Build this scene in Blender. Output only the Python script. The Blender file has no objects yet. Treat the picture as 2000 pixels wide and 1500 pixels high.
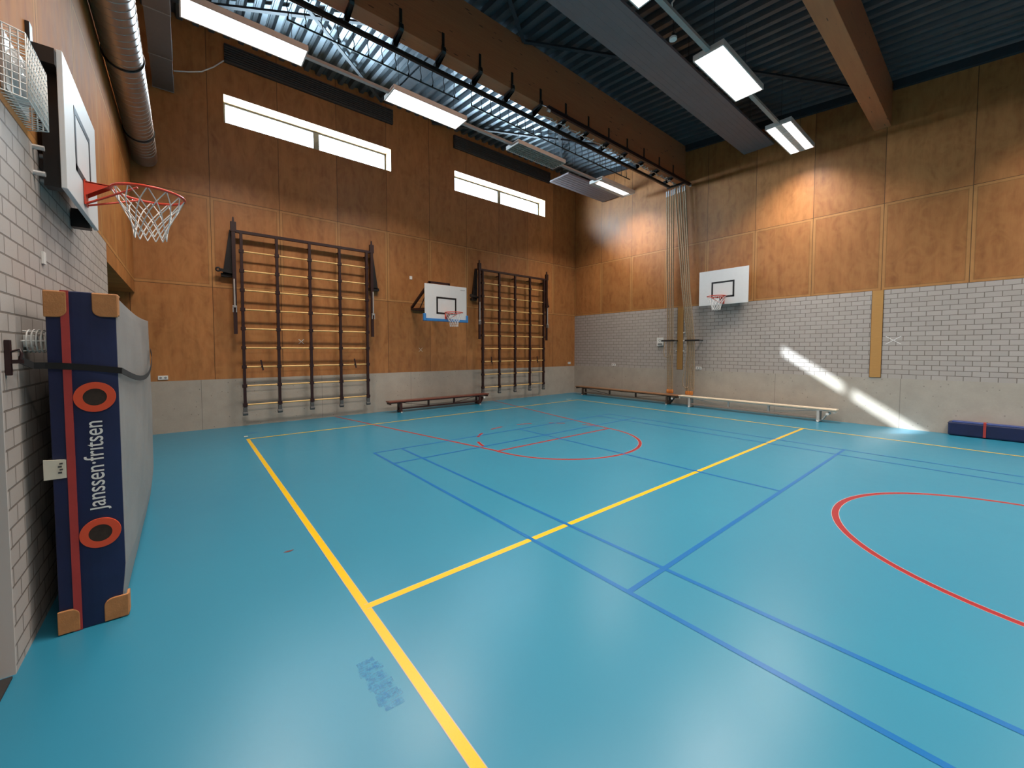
import bpy, bmesh, math, random
from mathutils import Vector, Matrix
random.seed(7)
SC = bpy.context.scene
COL = SC.collection
PI = math.pi

# ------------------------------------------------------------------ camera, world, exposure
YAW, PITCH, ROLL = 0.68855694, 0.04042185, 0.0006961
FPX = 775.445
cam_d = bpy.data.cameras.new('camera'); cam = bpy.data.objects.new('camera', cam_d); COL.objects.link(cam)
cam_d.sensor_fit = 'HORIZONTAL'; cam_d.sensor_width = 36.0
cam_d.lens = FPX / 2000 * 36.0
cam_d.shift_y = (714.44 - 750) / 2000
cam_d.clip_start = 0.05; cam_d.clip_end = 200
_f = Vector((math.sin(YAW) * math.cos(PITCH), math.cos(YAW) * math.cos(PITCH), -math.sin(PITCH)))
_r = Vector((math.cos(YAW), -math.sin(YAW), 0)); _u = _r.cross(_f)
r2 = _r * math.cos(ROLL) + _u * math.sin(ROLL); u2 = -_r * math.sin(ROLL) + _u * math.cos(ROLL)
M = Matrix((r2, u2, -_f)).transposed().to_4x4(); M.translation = Vector((-2.2944, -6.2562, 1.6524))
cam.matrix_world = M
SC.camera = cam
SC.view_settings.view_transform = 'Standard'; SC.view_settings.look = 'None'
SC.view_settings.gamma = 1.0; SC.view_settings.use_curve_mapping = False
SC.view_settings.exposure = 0.16
SC.cycles.sample_clamp_indirect = 3.0
world = bpy.data.worlds.new('sky'); SC.world = world; world.use_nodes = True
bg = world.node_tree.nodes['Background']; bg.inputs[0].default_value = (0.72, 0.86, 1.0, 1); bg.inputs[1].default_value = 6.0

def add_light(name, kind, loc, energy, color=(1, 1, 1), **kw):
    d = bpy.data.lights.new(name, kind); d.energy = energy; d.color = color
    o = bpy.data.objects.new(name, d); COL.objects.link(o); o.location = loc
    for k, v in kw.items():
        setattr(d, k, v)
    return o
SUN_D = Vector((1.0, -0.951, -0.669)).normalized()
sun = add_light('sun', 'SUN', (-10, 15, 12), 15.0, (0.80, 0.93, 1.0), angle=0.013)
sun.rotation_euler = SUN_D.to_track_quat('-Z', 'Y').to_euler()

# room constants (metres)
XC, XB, YA, YE = -3.0, 9.32, 4.06, -17.6
WIN = [(-1.56, 2.05), (3.98, 7.72)]; WZ0, WZ1 = 6.36, 6.95; WDEP = 0.42
def roof(y): return 7.70 + 0.094 * y
# daylight entering at the panes
for i, (a, b) in enumerate(WIN):
    l = add_light('window_daylight', 'AREA', ((a + b) / 2, YA + WDEP + 0.05, (WZ0 + WZ1) / 2), 520.0, (0.64, 0.85, 1.0),
                  shape='RECTANGLE', size=b - a, size_y=WZ1 - WZ0 - 0.02)
    l.rotation_euler = (math.radians(-90 - 25), 0, 0)

LAMPS = [(x, 1.30, 6.55) for x in (-1.42, 1.67, 4.74, 7.90)] + [(x, -3.28, 6.25) for x in (-1.40, 1.74, 4.90, 8.03)]
LAMPS += [(x, -7.86, 6.25) for x in (-1.4, 1.74, 4.9, 8.03)] + [(x, -12.4, 6.0) for x in (-1.4, 1.74, 4.9, 8.03)]
LAMP_W = 98.0

# ------------------------------------------------------------------ mesh builder
class MB:
    def __init__(s): s.v = []; s.f = []; s.mi = []; s.sm = []
    def add(s, verts, faces, m=0, smooth=False):
        n = len(s.v); s.v += [tuple(v) for v in verts]
        for f in faces: s.f.append([i + n for i in f]); s.mi.append(m); s.sm.append(smooth)
        return s
    def box(s, x0, y0, z0, x1, y1, z1, m=0):
        x0, x1 = sorted((x0, x1)); y0, y1 = sorted((y0, y1)); z0, z1 = sorted((z0, z1))
        v = [(x0, y0, z0), (x1, y0, z0), (x1, y1, z0), (x0, y1, z0), (x0, y0, z1), (x1, y0, z1), (x1, y1, z1), (x0, y1, z1)]
        f = [(0, 3, 2, 1), (4, 5, 6, 7), (0, 1, 5, 4), (1, 2, 6, 5), (2, 3, 7, 6), (3, 0, 4, 7)]
        return s.add(v, f, m)
    def bar(s, a, b, w, h, m=0, up=(0, 0, 1)):
        a, b = Vector(a), Vector(b); d = (b - a).normalized(); up = Vector(up)
        if abs(d.dot(up)) > 0.98: up = Vector((0, 1, 0)) if abs(d.y) < 0.9 else Vector((1, 0, 0))
        r = d.cross(up).normalized(); u = r.cross(d).normalized()
        v = []
        for p in (a, b):
            for i, j in ((-1, -1), (1, -1), (1, 1), (-1, 1)): v.append(p + r * (i * w / 2) + u * (j * h / 2))
        return s.add(v, [(0, 1, 2, 3), (7, 6, 5, 4), (0, 4, 5, 1), (1, 5, 6, 2), (2, 6, 7, 3), (3, 7, 4, 0)], m)
    def tube(s, pts, r, n=10, m=0, closed=False, caps=True):
        pts = [Vector(p) for p in pts]; k = len(pts); rr = r if isinstance(r, (list, tuple)) else [r] * k
        rings = []; prev = None
        for i, p in enumerate(pts):
            if closed: t = (pts[(i + 1) % k] - pts[i - 1]).normalized()
            else: t = (pts[min(i + 1, k - 1)] - pts[max(i - 1, 0)]).normalized()
            if prev is None:
                a = Vector((0, 0, 1)) if abs(t.z) < 0.9 else Vector((1, 0, 0)); nn = t.cross(a).normalized()
            else:
                nn = (prev - t * prev.dot(t)).normalized()
            prev = nn; b = t.cross(nn)
            rings.append([p + (nn * math.cos(2 * PI * j / n) + b * math.sin(2 * PI * j / n)) * rr[i] for j in range(n)])
        v = [q for ring in rings for q in ring]; f = []
        for i in range(k if closed else k - 1):
            i2 = (i + 1) % k
            for j in range(n): f.append((i * n + j, i * n + (j + 1) % n, i2 * n + (j + 1) % n, i2 * n + j))
        s.add(v, f, m, True)
        if not closed and caps:
            s.add(rings[0], [tuple(reversed(range(n)))], m); s.add(rings[-1], [tuple(range(n))], m)
        return s
    def cyl(s, a, b, r, n=16, m=0): return s.tube([a, b], r, n, m)
    def ring(s, c, R, r, axis='z', n=32, k=8, m=0):
        pts = []
        for i in range(n):
            a = 2 * PI * i / n; x, y = R * math.cos(a), R * math.sin(a)
            off = {'z': (x, y, 0), 'x': (0, x, y), 'y': (x, 0, y)}[axis]
            pts.append(Vector(c) + Vector(off))
        return s.tube(pts, r, k, m, closed=True)
    def prism(s, poly, n0, n1, axis='z', m=0):
        k = len(poly)
        def P(p, t):
            return {'z': (p[0], p[1], t), 'x': (t, p[0], p[1]), 'y': (p[0], t, p[1])}[axis]
        v = [P(p, n0) for p in poly] + [P(p, n1) for p in poly]
        f = [tuple(reversed(range(k))), tuple(range(k, 2 * k))] + [(i, (i + 1) % k, k + (i + 1) % k, k + i) for i in range(k)]
        return s.add(v, f, m)
    def build(s, name, mats, parent=None, bevel=0, seg=2, **props):
        me = bpy.data.meshes.new(name); me.from_pydata(s.v, [], s.f)
        if not isinstance(mats, (list, tuple)): mats = [mats]
        for m in mats: me.materials.append(m)
        me.polygons.foreach_set('material_index', s.mi); me.polygons.foreach_set('use_smooth', s.sm)
        bm = bmesh.new(); bm.from_mesh(me); bmesh.ops.recalc_face_normals(bm, faces=bm.faces); bm.to_mesh(me); bm.free()
        me.update()
        o = bpy.data.objects.new(name, me); COL.objects.link(o)
        if parent: o.parent = parent; o.matrix_parent_inverse = Matrix.Translation(-world_loc(parent))
        if bevel:
            md = o.modifiers.new('bevel', 'BEVEL'); md.width = bevel; md.segments = seg; md.limit_method = 'ANGLE'; md.angle_limit = math.radians(40)
        for k_, v_ in props.items(): o[k_] = v_
        return o
def world_loc(o):
    l = Vector((0, 0, 0))
    while o: l += o.location + (o.matrix_parent_inverse.translation if o.parent else Vector((0, 0, 0))); o = o.parent
    return l
def thing(name, label, cat, loc=(0, 0, 0), group=None):
    o = bpy.data.objects.new(name, None); COL.objects.link(o); o.location = loc
    o.empty_display_size = 0.2
    o['label'] = label; o['category'] = cat
    if group: o['group'] = group
    return o
def tag(o, label, cat, group=None):
    o['label'] = label; o['category'] = cat
    if group: o['group'] = group
    return o
def struct(o): o['kind'] = 'structure'; return o
KIDS = {}
def dup(root, delta, label=None, group=None):
    kids = {}
    for o in list(COL.objects):
        if o.parent: kids.setdefault(o.parent.name, []).append(o)
    def cp(o, par):
        c = o.copy(); COL.objects.link(c)
        if par: c.parent = par; 
        for ch in kids.get(o.name, []): cp(ch, c)
        return c
    r = cp(root, None); r.location = root.location + Vector(delta)
    if label: r['label'] = label
    if group: r['group'] = group
    return r
# parts are parented with an inverse that keeps their mesh in world coordinates of the first copy

# ------------------------------------------------------------------ materials
def lin(c):
    if isinstance(c, str):
        c = [int(c[i:i + 2], 16) / 255 for i in (0, 2, 4)]
        c = [x / 12.92 if x <= 0.04045 else ((x + 0.055) / 1.055) ** 2.4 for x in c]
    return tuple(c)[:3] + (1,)
class NT:
    def __init__(s, name):
        s.m = bpy.data.materials.new(name); s.m.use_nodes = True; s.t = s.m.node_tree
        s.b = s.t.nodes['Principled BSDF']; s.out = s.t.nodes['Material Output']
    def n(s, typ, **kw):
        nd = s.t.nodes.new(typ)
        for k, v in kw.items():
            if k.startswith('i_'): nd.inputs[k[2:].replace('_', ' ')].default_value = v
            else: setattr(nd, k, v)
        return nd
    def l(s, a, b): s.t.links.new(a, b)
    def math(s, op, a, b=None, c=None, clamp=False):
        nd = s.t.nodes.new('ShaderNodeMath'); nd.operation = op; nd.use_clamp = clamp
        for i, x in enumerate((a, b, c)):
            if x is None: continue
            if isinstance(x, (int, float)): nd.inputs[i].default_value = x
            else: s.l(x, nd.inputs[i])
        return nd.outputs[0]
    def mix(s, fac, a, b, mode='MIX'):
        nd = s.t.nodes.new('ShaderNodeMix'); nd.data_type = 'RGBA'; nd.blend_type = mode
        for sock, x in ((nd.inputs[0], fac), (nd.inputs[6], a), (nd.inputs[7], b)):
            if isinstance(x, (int, float)): sock.default_value = x
            elif isinstance(x, (tuple, list)): sock.default_value = x
            else: s.l(x, sock)
        return nd.outputs[2]
    def pos(s):
        g = s.n('ShaderNodeNewGeometry'); return g.outputs['Position']
    def xyz(s, v):
        sp = s.n('ShaderNodeSeparateXYZ'); s.l(v, sp.inputs[0]); return sp.outputs
    def comb(s, x, y, z):
        c = s.n('ShaderNodeCombineXYZ')
        for i, q in enumerate((x, y, z)):
            if isinstance(q, (int, float)): c.inputs[i].default_value = q
            else: s.l(q, c.inputs[i])
        return c.outputs[0]
    def noise(s, vec, scale, detail=4, rough=0.55, out=0):
        nd = s.n('ShaderNodeTexNoise'); nd.inputs['Scale'].default_value = scale; nd.inputs['Detail'].default_value = detail
        nd.inputs['Roughness'].default_value = rough
        if vec is not None: s.l(vec, nd.inputs['Vector'])
        return nd.outputs[out]
    def ramp(s, fac, stops):
        r = s.n('ShaderNodeValToRGB'); s.l(fac, r.inputs[0]); el = r.color_ramp.elements
        while len(el) < len(stops): el.new(0.5)
        for e, (p, c) in zip(el, stops): e.position = p; e.color = c if len(c) == 4 else tuple(c) + (1,)
        return r.outputs[0]
    def bump(s, h, strength=0.3, dist=0.01):
        b = s.n('ShaderNodeBump'); b.inputs['Strength'].default_value = strength; b.inputs['Distance'].default_value = dist
        s.l(h, b.inputs['Height']); s.l(b.outputs[0], s.b.inputs['Normal']); return b
    def set(s, **kw):
        for k, v in kw.items():
            k = k.replace('_', ' ')
            if isinstance(v, (int, float, tuple)): s.b.inputs[k].default_value = v
            else: s.l(v, s.b.inputs[k])
        return s.m
_pl = {}
def plain(name, col, rough=0.5, metal=0.0, var=0.12, scale=14, coat=0.0, bump=0.0):
    if name in _pl: return _pl[name]
    t = NT(name); c = lin(col)
    f = t.noise(t.n('ShaderNodeTexCoord').outputs['Object'], scale, 3)
    dark = tuple(x * (1 - var) for x in c[:3]) + (1,); lite = tuple(min(1, x * (1 + var)) for x in c[:3]) + (1,)
    t.set(Base_Color=t.mix(f, dark, lite), Roughness=rough, Metallic=metal, Coat_Weight=coat)
    if bump: t.bump(t.noise(t.n('ShaderNodeTexCoord').outputs['Object'], scale * 6, 4), bump, 0.004)
    _pl[name] = t.m; return t.m

def plywood(name, axis, u0, matt=0.0):
    """varnished plywood sheets, 1.24 m wide, laid out along the wall; axis 0 = wall runs along x, 1 = along y"""
    t = NT(name); P = t.pos(); X = t.xyz(P); u = X[axis]; z = X[2]
    uu = t.math('DIVIDE', t.math('SUBTRACT', u, u0), 1.244)
    fu = t.math('FRACT', uu); iu = t.math('FLOOR', uu)
    du = t.math('MULTIPLY', t.math('MINIMUM', fu, t.math('SUBTRACT', 1.0, fu)), 1.244)     # distance to vertical seam
    # horizontal seams at 2.94 and 4.78
    d1 = t.math('ABSOLUTE', t.math('SUBTRACT', z, 2.94)); d2 = t.math('ABSOLUTE', t.math('SUBTRACT', z, 4.78))
    dz = t.math('MINIMUM', d1, d2)
    iz = t.math('ADD', t.math('GREATER_THAN', z, 2.94), t.math('GREATER_THAN', z, 4.78))
    mid = t.math('COMPARE', iz, 1.0, 0.1)
    d = t.math('MINIMUM', du, dz)
    seam = t.math('LESS_THAN', d, 0.0055)
    edge = t.math('MULTIPLY', t.math('MULTIPLY', t.math('LESS_THAN', d, 0.062), t.math('GREATER_THAN', d, 0.050)), mid)
    edge2 = t.math('MULTIPLY', t.math('LESS_THAN', d, 0.06), mid)
    wn = t.n('ShaderNodeTexWhiteNoise', noise_dimensions='2D'); t.l(t.comb(iu, iz, 0), wn.inputs['Vector'])
    sep = t.xyz(wn.outputs['Color'])
    off = t.comb(t.math('MULTIPLY', sep[0], 37.0), t.math('MULTIPLY', sep[1], 21.0), 0)
    # grain: rotary cut veneer with grain upright
    v = t.comb(t.math('MULTIPLY', u, 5.0), t.math('MULTIPLY', z, 0.9), 0)
    va = t.n('ShaderNodeVectorMath', operation='ADD'); t.l(v, va.inputs[0]); t.l(off, va.inputs[1])
    g1 = t.ramp(t.noise(va.outputs[0], 1.3, 5, 0.65), [(0.30, (0, 0, 0)), (0.70, (1, 1, 1))])
    v2 = t.comb(t.math('MULTIPLY', u, 60.0), t.math('MULTIPLY', z, 3.0), 0)
    va2 = t.n('ShaderNodeVectorMath', operation='ADD'); t.l(v2, va2.inputs[0]); t.l(off, va2.inputs[1])
    g2 = t.noise(va2.outputs[0], 1.2, 3, 0.6)
    v3 = t.comb(t.math('MULTIPLY', u, 2.2), t.math('MULTIPLY', z, 1.4), 0)
    va3 = t.n('ShaderNodeVectorMath', operation='ADD'); t.l(v3, va3.inputs[0]); t.l(off, va3.inputs[1])
    wv = t.n('ShaderNodeTexNoise'); wv.inputs['Scale'].default_value = 1.4; wv.inputs['Detail'].default_value = 2; wv.inputs['Distortion'].default_value = 2.6
    t.l(va3.outputs[0], wv.inputs['Vector'])
    c = t.mix(g1, lin((0.26, 0.096, 0.030)), lin((0.46, 0.188, 0.060)))
    wr = t.ramp(wv.outputs[0], [(0.35, (0, 0, 0)), (0.68, (1, 1, 1))])
    c = t.mix(t.math('MULTIPLY', wr, 0.55), c, lin((0.47, 0.215, 0.07)))
    c = t.mix(t.math('MULTIPLY', g2, 0.35), c, lin((0.23, 0.09, 0.024)))
    hv = t.math('ADD', 0.86, t.math('MULTIPLY', sep[2], 0.26))
    c = t.mix(1.0, c, t.comb(hv, hv, hv), 'MULTIPLY')
    c = t.mix(t.math('MULTIPLY', edge2, 0.28), c, lin((0.60, 0.34, 0.12)))
    c = t.mix(t.math('MULTIPLY', edge, 0.55), c, lin((0.14, 0.06, 0.02)))
    c = t.mix(t.math('MULTIPLY', seam, 0.85), c, lin((0.06, 0.025, 0.01)))
    t.set(Base_Color=c, Roughness=t.math('ADD', 0.42 + 0.25 * matt, t.math('MULTIPLY', g1, 0.08)), Specular_IOR_Level=0.4 - 0.3 * matt, Coat_Weight=0.08 * (1 - matt), Coat_Roughness=0.35)
    t.bump(t.math('ADD', t.math('MULTIPLY', g2, 0.15), t.math('MULTIPLY', t.math('SUBTRACT', 1.0, seam), 1.0)), 0.35, 0.004)
    return t.m
ply_a = plywood('plywood_back', 0, -3.0 - 0.066 + 0.0)
ply_b = plywood('plywood_side', 1, YA - 0.01)
ply_c = plywood('plywood_left', 1, YA - 0.01, 1.0)

def brick(name, zoff):
    t = NT(name); X = t.xyz(t.pos())
    b = t.n('ShaderNodeTexBrick'); b.inputs['Scale'].default_value = 1.0
    b.inputs['Brick Width'].default_value = 0.214; b.inputs['Row Height'].default_value = 0.1
    b.inputs['Mortar Size'].default_value = 0.0062; b.inputs['Mortar Smooth'].default_value = 0.25; b.inputs['Bias'].default_value = 0.0
    b.inputs['Color1'].default_value = lin((0.40, 0.352, 0.328)); b.inputs['Color2'].default_value = lin((0.45, 0.396, 0.372)); b.inputs['Mortar'].default_value = lin((0.13, 0.10, 0.085))
    vec = t.comb(X[1], t.math('SUBTRACT', X[2], zoff), 0); t.l(vec, b.inputs['Vector'])
    n = t.noise(t.pos(), 60, 4); n2 = t.noise(t.pos(), 1.2, 2)
    c = t.mix(t.math('MULTIPLY', n, 0.3), b.outputs[0], lin((0.27, 0.25, 0.22)))
    c = t.mix(t.math('MULTIPLY', n2, 0.2), c, lin((0.42, 0.36, 0.28)))
    t.set(Base_Color=c, Roughness=0.62)
    t.bump(t.math('ADD', t.math('MULTIPLY', t.math('SUBTRACT', 1.0, b.outputs[1]), 1.0), t.math('MULTIPLY', n, 0.15)), 0.6, 0.006)
    return t.m
brick_m = brick('painted_brick', 1.04)

def concrete():
    t = NT('concrete'); P = t.pos(); X = t.xyz(P)
    n = t.noise(P, 3.0, 6, 0.6); n2 = t.noise(P, 35, 4, 0.7)
    vo = t.n('ShaderNodeTexVoronoi'); vo.inputs['Scale'].default_value = 9.0; t.l(P, vo.inputs['Vector'])
    pock = t.math('LESS_THAN', t.math('ADD', vo.outputs['Distance'], t.math('MULTIPLY', n2, 0.12)), 0.15)
    s = t.math('ADD', X[0], X[1]); fr = t.math('FRACT', t.math('DIVIDE', t.math('ADD', s, 30.2), 2.3))
    jo = t.math('LESS_THAN', fr, 0.004)
    c = t.mix(n, lin((0.33, 0.285, 0.24)), lin((0.52, 0.46, 0.39)))
    c = t.mix(t.math('MULTIPLY', n2, 0.35), c, lin((0.27, 0.24, 0.20)))
    c = t.mix(t.math('MULTIPLY', pock, 0.55), c, lin((0.07, 0.06, 0.05)))
    c = t.mix(t.math('MULTIPLY', jo, 0.6), c, lin((0.10, 0.09, 0.08)))
    t.set(Base_Color=c, Roughness=0.55); t.bump(t.math('SUBTRACT', n2, t.math('MULTIPLY', pock, 1.0)), 0.25, 0.006)
    return t.m
conc = concrete()

def floor_mat():
    t = NT('turquoise_linoleum'); P = t.pos()
    n = t.noise(P, 0.6, 4); n2 = t.noise(P, 60, 3, 0.8); n3 = t.noise(P, 7, 5, 0.65)
    c = t.mix(n, lin((0.016, 0.158, 0.255)), lin((0.021, 0.192, 0.290)))
    c = t.mix(t.math('MULTIPLY', n2, 0.22), c, lin((0.036, 0.17, 0.26)))
    t.set(Base_Color=c, Roughness=t.math('ADD', 0.285, t.math('MULTIPLY', n3, 0.05)), Specular_IOR_Level=0.5)
    t.bump(n3, 0.05, 0.004)
    return t.m
floor_m = floor_mat()
def line_mat(name, c):
    t = NT(name); n = t.noise(t.pos(), 120, 3, 0.8)
    c = lin(c); d = tuple(x * 0.8 for x in c[:3]) + (1,)
    t.set(Base_Color=t.mix(n, d, c), Roughness=0.32, Specular_IOR_Level=0.42); return t.m
l_yel = line_mat('line_yellow', (0.66, 0.42, 0.006)); l_blu = line_mat('line_blue', (0.0, 0.115, 0.34)); l_red = line_mat('line_red', (0.27, 0.014, 0.02))
l_pink = line_mat('line_edge_pale', (0.42, 0.32, 0.31)); l_wht = line_mat('line_white', (0.6, 0.62, 0.5))

def smear_mat():
    t = NT('worn_blue_paint'); n = t.noise(t.pos(), 38, 5, 0.75)
    bs = t.b; tr = t.n('ShaderNodeBsdfTransparent'); mx = t.n('ShaderNodeMixShader')
    t.set(Base_Color=lin((0.004, 0.17, 0.42)), Roughness=0.35)
    t.l(t.math('MULTIPLY', t.math('SUBTRACT', n, 0.40), 2.6, clamp=True), mx.inputs[0]); t.l(tr.outputs[0], mx.inputs[1]); t.l(bs.outputs[0], mx.inputs[2]); t.l(mx.outputs[0], t.out.inputs[0])
    return t.m
smear = smear_mat()

def deck_mat():
    t = NT('roof_deck_steel'); n = t.noise(t.pos(), 5, 4)
    t.set(Base_Color=t.mix(n, lin((0.095, 0.118, 0.138)), lin((0.15, 0.182, 0.208))), Roughness=0.36, Metallic=0.6); return t.m
deck_m = deck_mat()
def glulam():
    t = NT('glulam_timber'); P = t.pos(); X = t.xyz(P)
    v = t.comb(t.math('MULTIPLY', X[0], 1.6), t.math('MULTIPLY', X[1], 14), t.math('MULTIPLY', X[2], 22))
    g = t.noise(v, 1.0, 5, 0.65); fr = t.math('FRACT', t.math('DIVIDE', X[2], 0.04)); lam = t.math('LESS_THAN', fr, 0.05)
    vk = t.comb(t.math('MULTIPLY', X[0], 1.0), t.math('MULTIPLY', X[1], 6), t.math('MULTIPLY', X[2], 5))
    vo = t.n('ShaderNodeTexVoronoi'); vo.inputs['Scale'].default_value = 2.2; t.l(vk, vo.inputs['Vector'])
    kn = t.math('LESS_THAN', vo.outputs['Distance'], 0.11)
    c = t.mix(g, lin((0.36, 0.120, 0.050)), lin((0.54, 0.205, 0.085)))
    c = t.mix(t.math('MULTIPLY', lam, 0.3), c, lin((0.12, 0.06, 0.02)))
    c = t.mix(t.math('MULTIPLY', kn, 0.75), c, lin((0.05, 0.022, 0.01)))
    t.set(Base_Color=c, Roughness=0.5); t.bump(g, 0.15, 0.003); return t.m
glu = glulam()
maroon = plain('maroon_paint', (0.026, 0.007, 0.007), 0.45, 0, 0.2)
blackm = plain('black_steel', (0.012, 0.010, 0.010), 0.42, 0, 0.2)
rungm = plain('ash_rung', (0.80, 0.50, 0.18), 0.35, 0, 0.15, 8)
silver = plain('zinc', (0.62, 0.62, 0.62), 0.35, 0.6, 0.1)
rubber = plain('grey_rubber', (0.10, 0.10, 0.10), 0.7, 0, 0.2)
whitep = plain('white_plastic', (0.74, 0.73, 0.70), 0.4, 0, 0.05)
boardm = plain('white_board', (0.66, 0.66, 0.66), 0.45, 0, 0.04)
orange = plain('orange_red_paint', (0.62, 0.055, 0.025), 0.35, 0, 0.1)
netm = plain('net_cord', (0.72, 0.70, 0.68), 0.8, 0, 0.15, 40)
bluepad = plain('blue_padding', (0.035, 0.20, 0.50), 0.5, 0, 0.08)
grays = plain('grey_radiant_panel', (0.20, 0.16, 0.165), 0.5, 0.1, 0.1, 3)
darkgr = plain('dark_grey_grille', (0.06, 0.055, 0.052), 0.5, 0.1, 0.15)
darkst = plain('dark_blue_steel', (0.035, 0.045, 0.055), 0.5, 0.2, 0.2)
alum = plain('luminaire_white', (0.60, 0.58, 0.55), 0.4, 0.1, 0.05)
railwh = plain('trunking_grey', (0.36, 0.34, 0.32), 0.5, 0.1, 0.1)
framem = plain('window_frame_grey', (0.045, 0.048, 0.055), 0.5, 0.0, 0.05)
revealm = plain('reveal_birch', (0.42, 0.27, 0.13), 0.5, 0, 0.08)
def woodm(name, a, b, rough=0.4):
    t = NT(name); X = t.xyz(t.n('ShaderNodeTexCoord').outputs['Object'])
    v = t.comb(t.math('MULTIPLY', X[0], 3), t.math('MULTIPLY', X[1], 3), t.math('MULTIPLY', X[2], 30))
    g = t.noise(v, 3, 5, 0.6); t.set(Base_Color=t.mix(g, lin(a), lin(b)), Roughness=rough); return t.m
redwood = woodm('red_varnished_wood', (0.10, 0.022, 0.012), (0.20, 0.05, 0.025), 0.3)
brnwood = woodm('brown_varnished_wood', (0.20, 0.085, 0.035), (0.32, 0.15, 0.07), 0.35)
cream = woodm('cream_wood', (0.60, 0.48, 0.34), (0.74, 0.64, 0.50), 0.4)
stripw = woodm('plywood_post', (0.40, 0.20, 0.06), (0.52, 0.28, 0.09), 0.4)
lightb = plain('light_metal_legs', (0.55, 0.53, 0.50), 0.4, 0.2, 0.1)
navy = plain('navy_vinyl', (0.006, 0.012, 0.060), 0.5, 0, 0.3, 5, bump=0.15)
navy2 = plain('blue_vinyl_top', (0.030, 0.055, 0.20), 0.5, 0, 0.2, 5, bump=0.1)
greyv = plain('grey_vinyl', (0.23, 0.225, 0.22), 0.55, 0, 0.12, 6, bump=0.25)
tan = plain('tan_leather', (0.40, 0.17, 0.055), 0.6, 0, 0.3, 22, bump=0.3)
redst = plain('red_webbing', (0.36, 0.035, 0.03), 0.6, 0, 0.15)
redor = plain('orange_ring', (0.66, 0.075, 0.025), 0.45, 0, 0.08)
meshm = plain('brown_mesh', (0.030, 0.018, 0.012), 0.8, 0, 0.5, 60)
strapm = plain('black_webbing', (0.006, 0.006, 0.007), 0.9, 0, 0.2)
labelm = plain('cream_label', (0.58, 0.54, 0.44), 0.6, 0, 0.06)
inkm = plain('print_ink', (0.05, 0.05, 0.05), 0.6)
markwh = plain('white_print', (0.72, 0.72, 0.70), 0.5, 0, 0.03)
markbk = plain('black_print', (0.008, 0.008, 0.010), 0.4)
ropem = plain('hemp_rope', (0.32, 0.225, 0.14), 0.85, 0, 0.4, 60)
leatherend = plain('orange_leather_cap', (0.50, 0.17, 0.03), 0.5, 0, 0.15)
plaster = plain('white_plaster', (0.52, 0.47, 0.44), 0.7, 0, 0.08, 3)
matdark = plain('dark_entrance_mat', (0.022, 0.020, 0.019), 0.9, 0, 0.3, 60)
tapem = plain('pale_tape', (0.55, 0.45, 0.33), 0.6)
ductm = None
def duct_mat():
    t = NT('galvanised_duct'); X = t.xyz(t.pos()); n = t.noise(t.pos(), 9, 4)
    t.set(Base_Color=t.mix(n, lin((0.36, 0.33, 0.31)), lin((0.50, 0.47, 0.45))), Metallic=0.85, Roughness=0.32); return t.m
ductm = duct_mat()
def glassm():
    t = NT('window_glass'); tr = t.n('ShaderNodeBsdfTransparent'); gl = t.n('ShaderNodeBsdfGlossy'); gl.inputs['Roughness'].default_value = 0.02
    fr = t.n('ShaderNodeLayerWeight'); fr.inputs[0].default_value = 0.5; mx = t.n('ShaderNodeMixShader')
    t.l(t.math('ADD', 0.03, t.math('MULTIPLY', t.math('POWER', fr.outputs['Facing'], 5.0), 0.6)), mx.inputs[0]); t.l(tr.outputs[0], mx.inputs[1]); t.l(gl.outputs[0], mx.inputs[2]); t.l(mx.outputs[0], t.out.inputs[0]); return t.m
glass = glassm()
def emis(name, c, s):
    t = NT(name); t.set(Base_Color=(0.9, 0.9, 0.9, 1), Emission_Color=lin(c), Emission_Strength=s); return t.m
lampglow = emis('lit_diffuser', (1.0, 0.93, 0.90), 2.6)
opal = plain('clear_dome', (0.55, 0.55, 0.55), 0.12, 0, 0.05, coat=0.5)

# ------------------------------------------------------------------ floor and lines
fl = MB(); fl.box(XC - 1.2, YE - 0.3, -0.2, XB + 0.3, YA + 0.5, 0, 0)
H = [0.0008]
def strip(mb, a, b, w, m, edge=None):
    H[0] += 0.00002
    a, b = Vector((a[0], a[1], 0)), Vector((b[0], b[1], 0)); d = (b - a).normalized(); n = Vector((-d.y, d.x, 0)) * w / 2
    z = Vector((0, 0, H[0])); mb.add([a - n + z, b - n + z, b + n + z, a + n + z], [(0, 1, 2, 3)], m)
    if edge is not None:
        for s_ in (-1, 1):
            o = n * s_ * 1.0; o2 = n * s_ * (1 + 0.16); z2 = Vector((0, 0, H[0] + 0.00001))
            mb.add([a + o + z2, b + o + z2, b + o2 + z2, a + o2 + z2], [(0, 1, 2, 3)], edge)
def arc(mb, c, R, w, a0, a1, m, edge=None, seg=64):
    H[0] += 0.00002
    def ringp(r0, r1, mm, z):
        for i in range(seg):
            t0 = a0 + (a1 - a0) * i / seg; t1 = a0 + (a1 - a0) * (i + 1) / seg
            p = [(c[0] + r * math.cos(t), c[1] + r * math.sin(t), z) for r, t in ((r0, t0), (r1, t0), (r1, t1), (r0, t1))]
            mb.add(p, [(0, 1, 2, 3)], mm)
    ringp(R - w / 2, R + w / 2, m, H[0])
    if edge is not None:
        ringp(R + w / 2, R + w / 2 * 1.2, edge, H[0] + 0.00001); ringp(R - w / 2 * 1.2, R - w / 2, edge, H[0] + 0.00001)
YEL, RED, BLU, PNK, WHT, SMR = 1, 2, 3, 4, 5, 6
x0, x1, yt = -1.44, 7.71, 2.45
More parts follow.
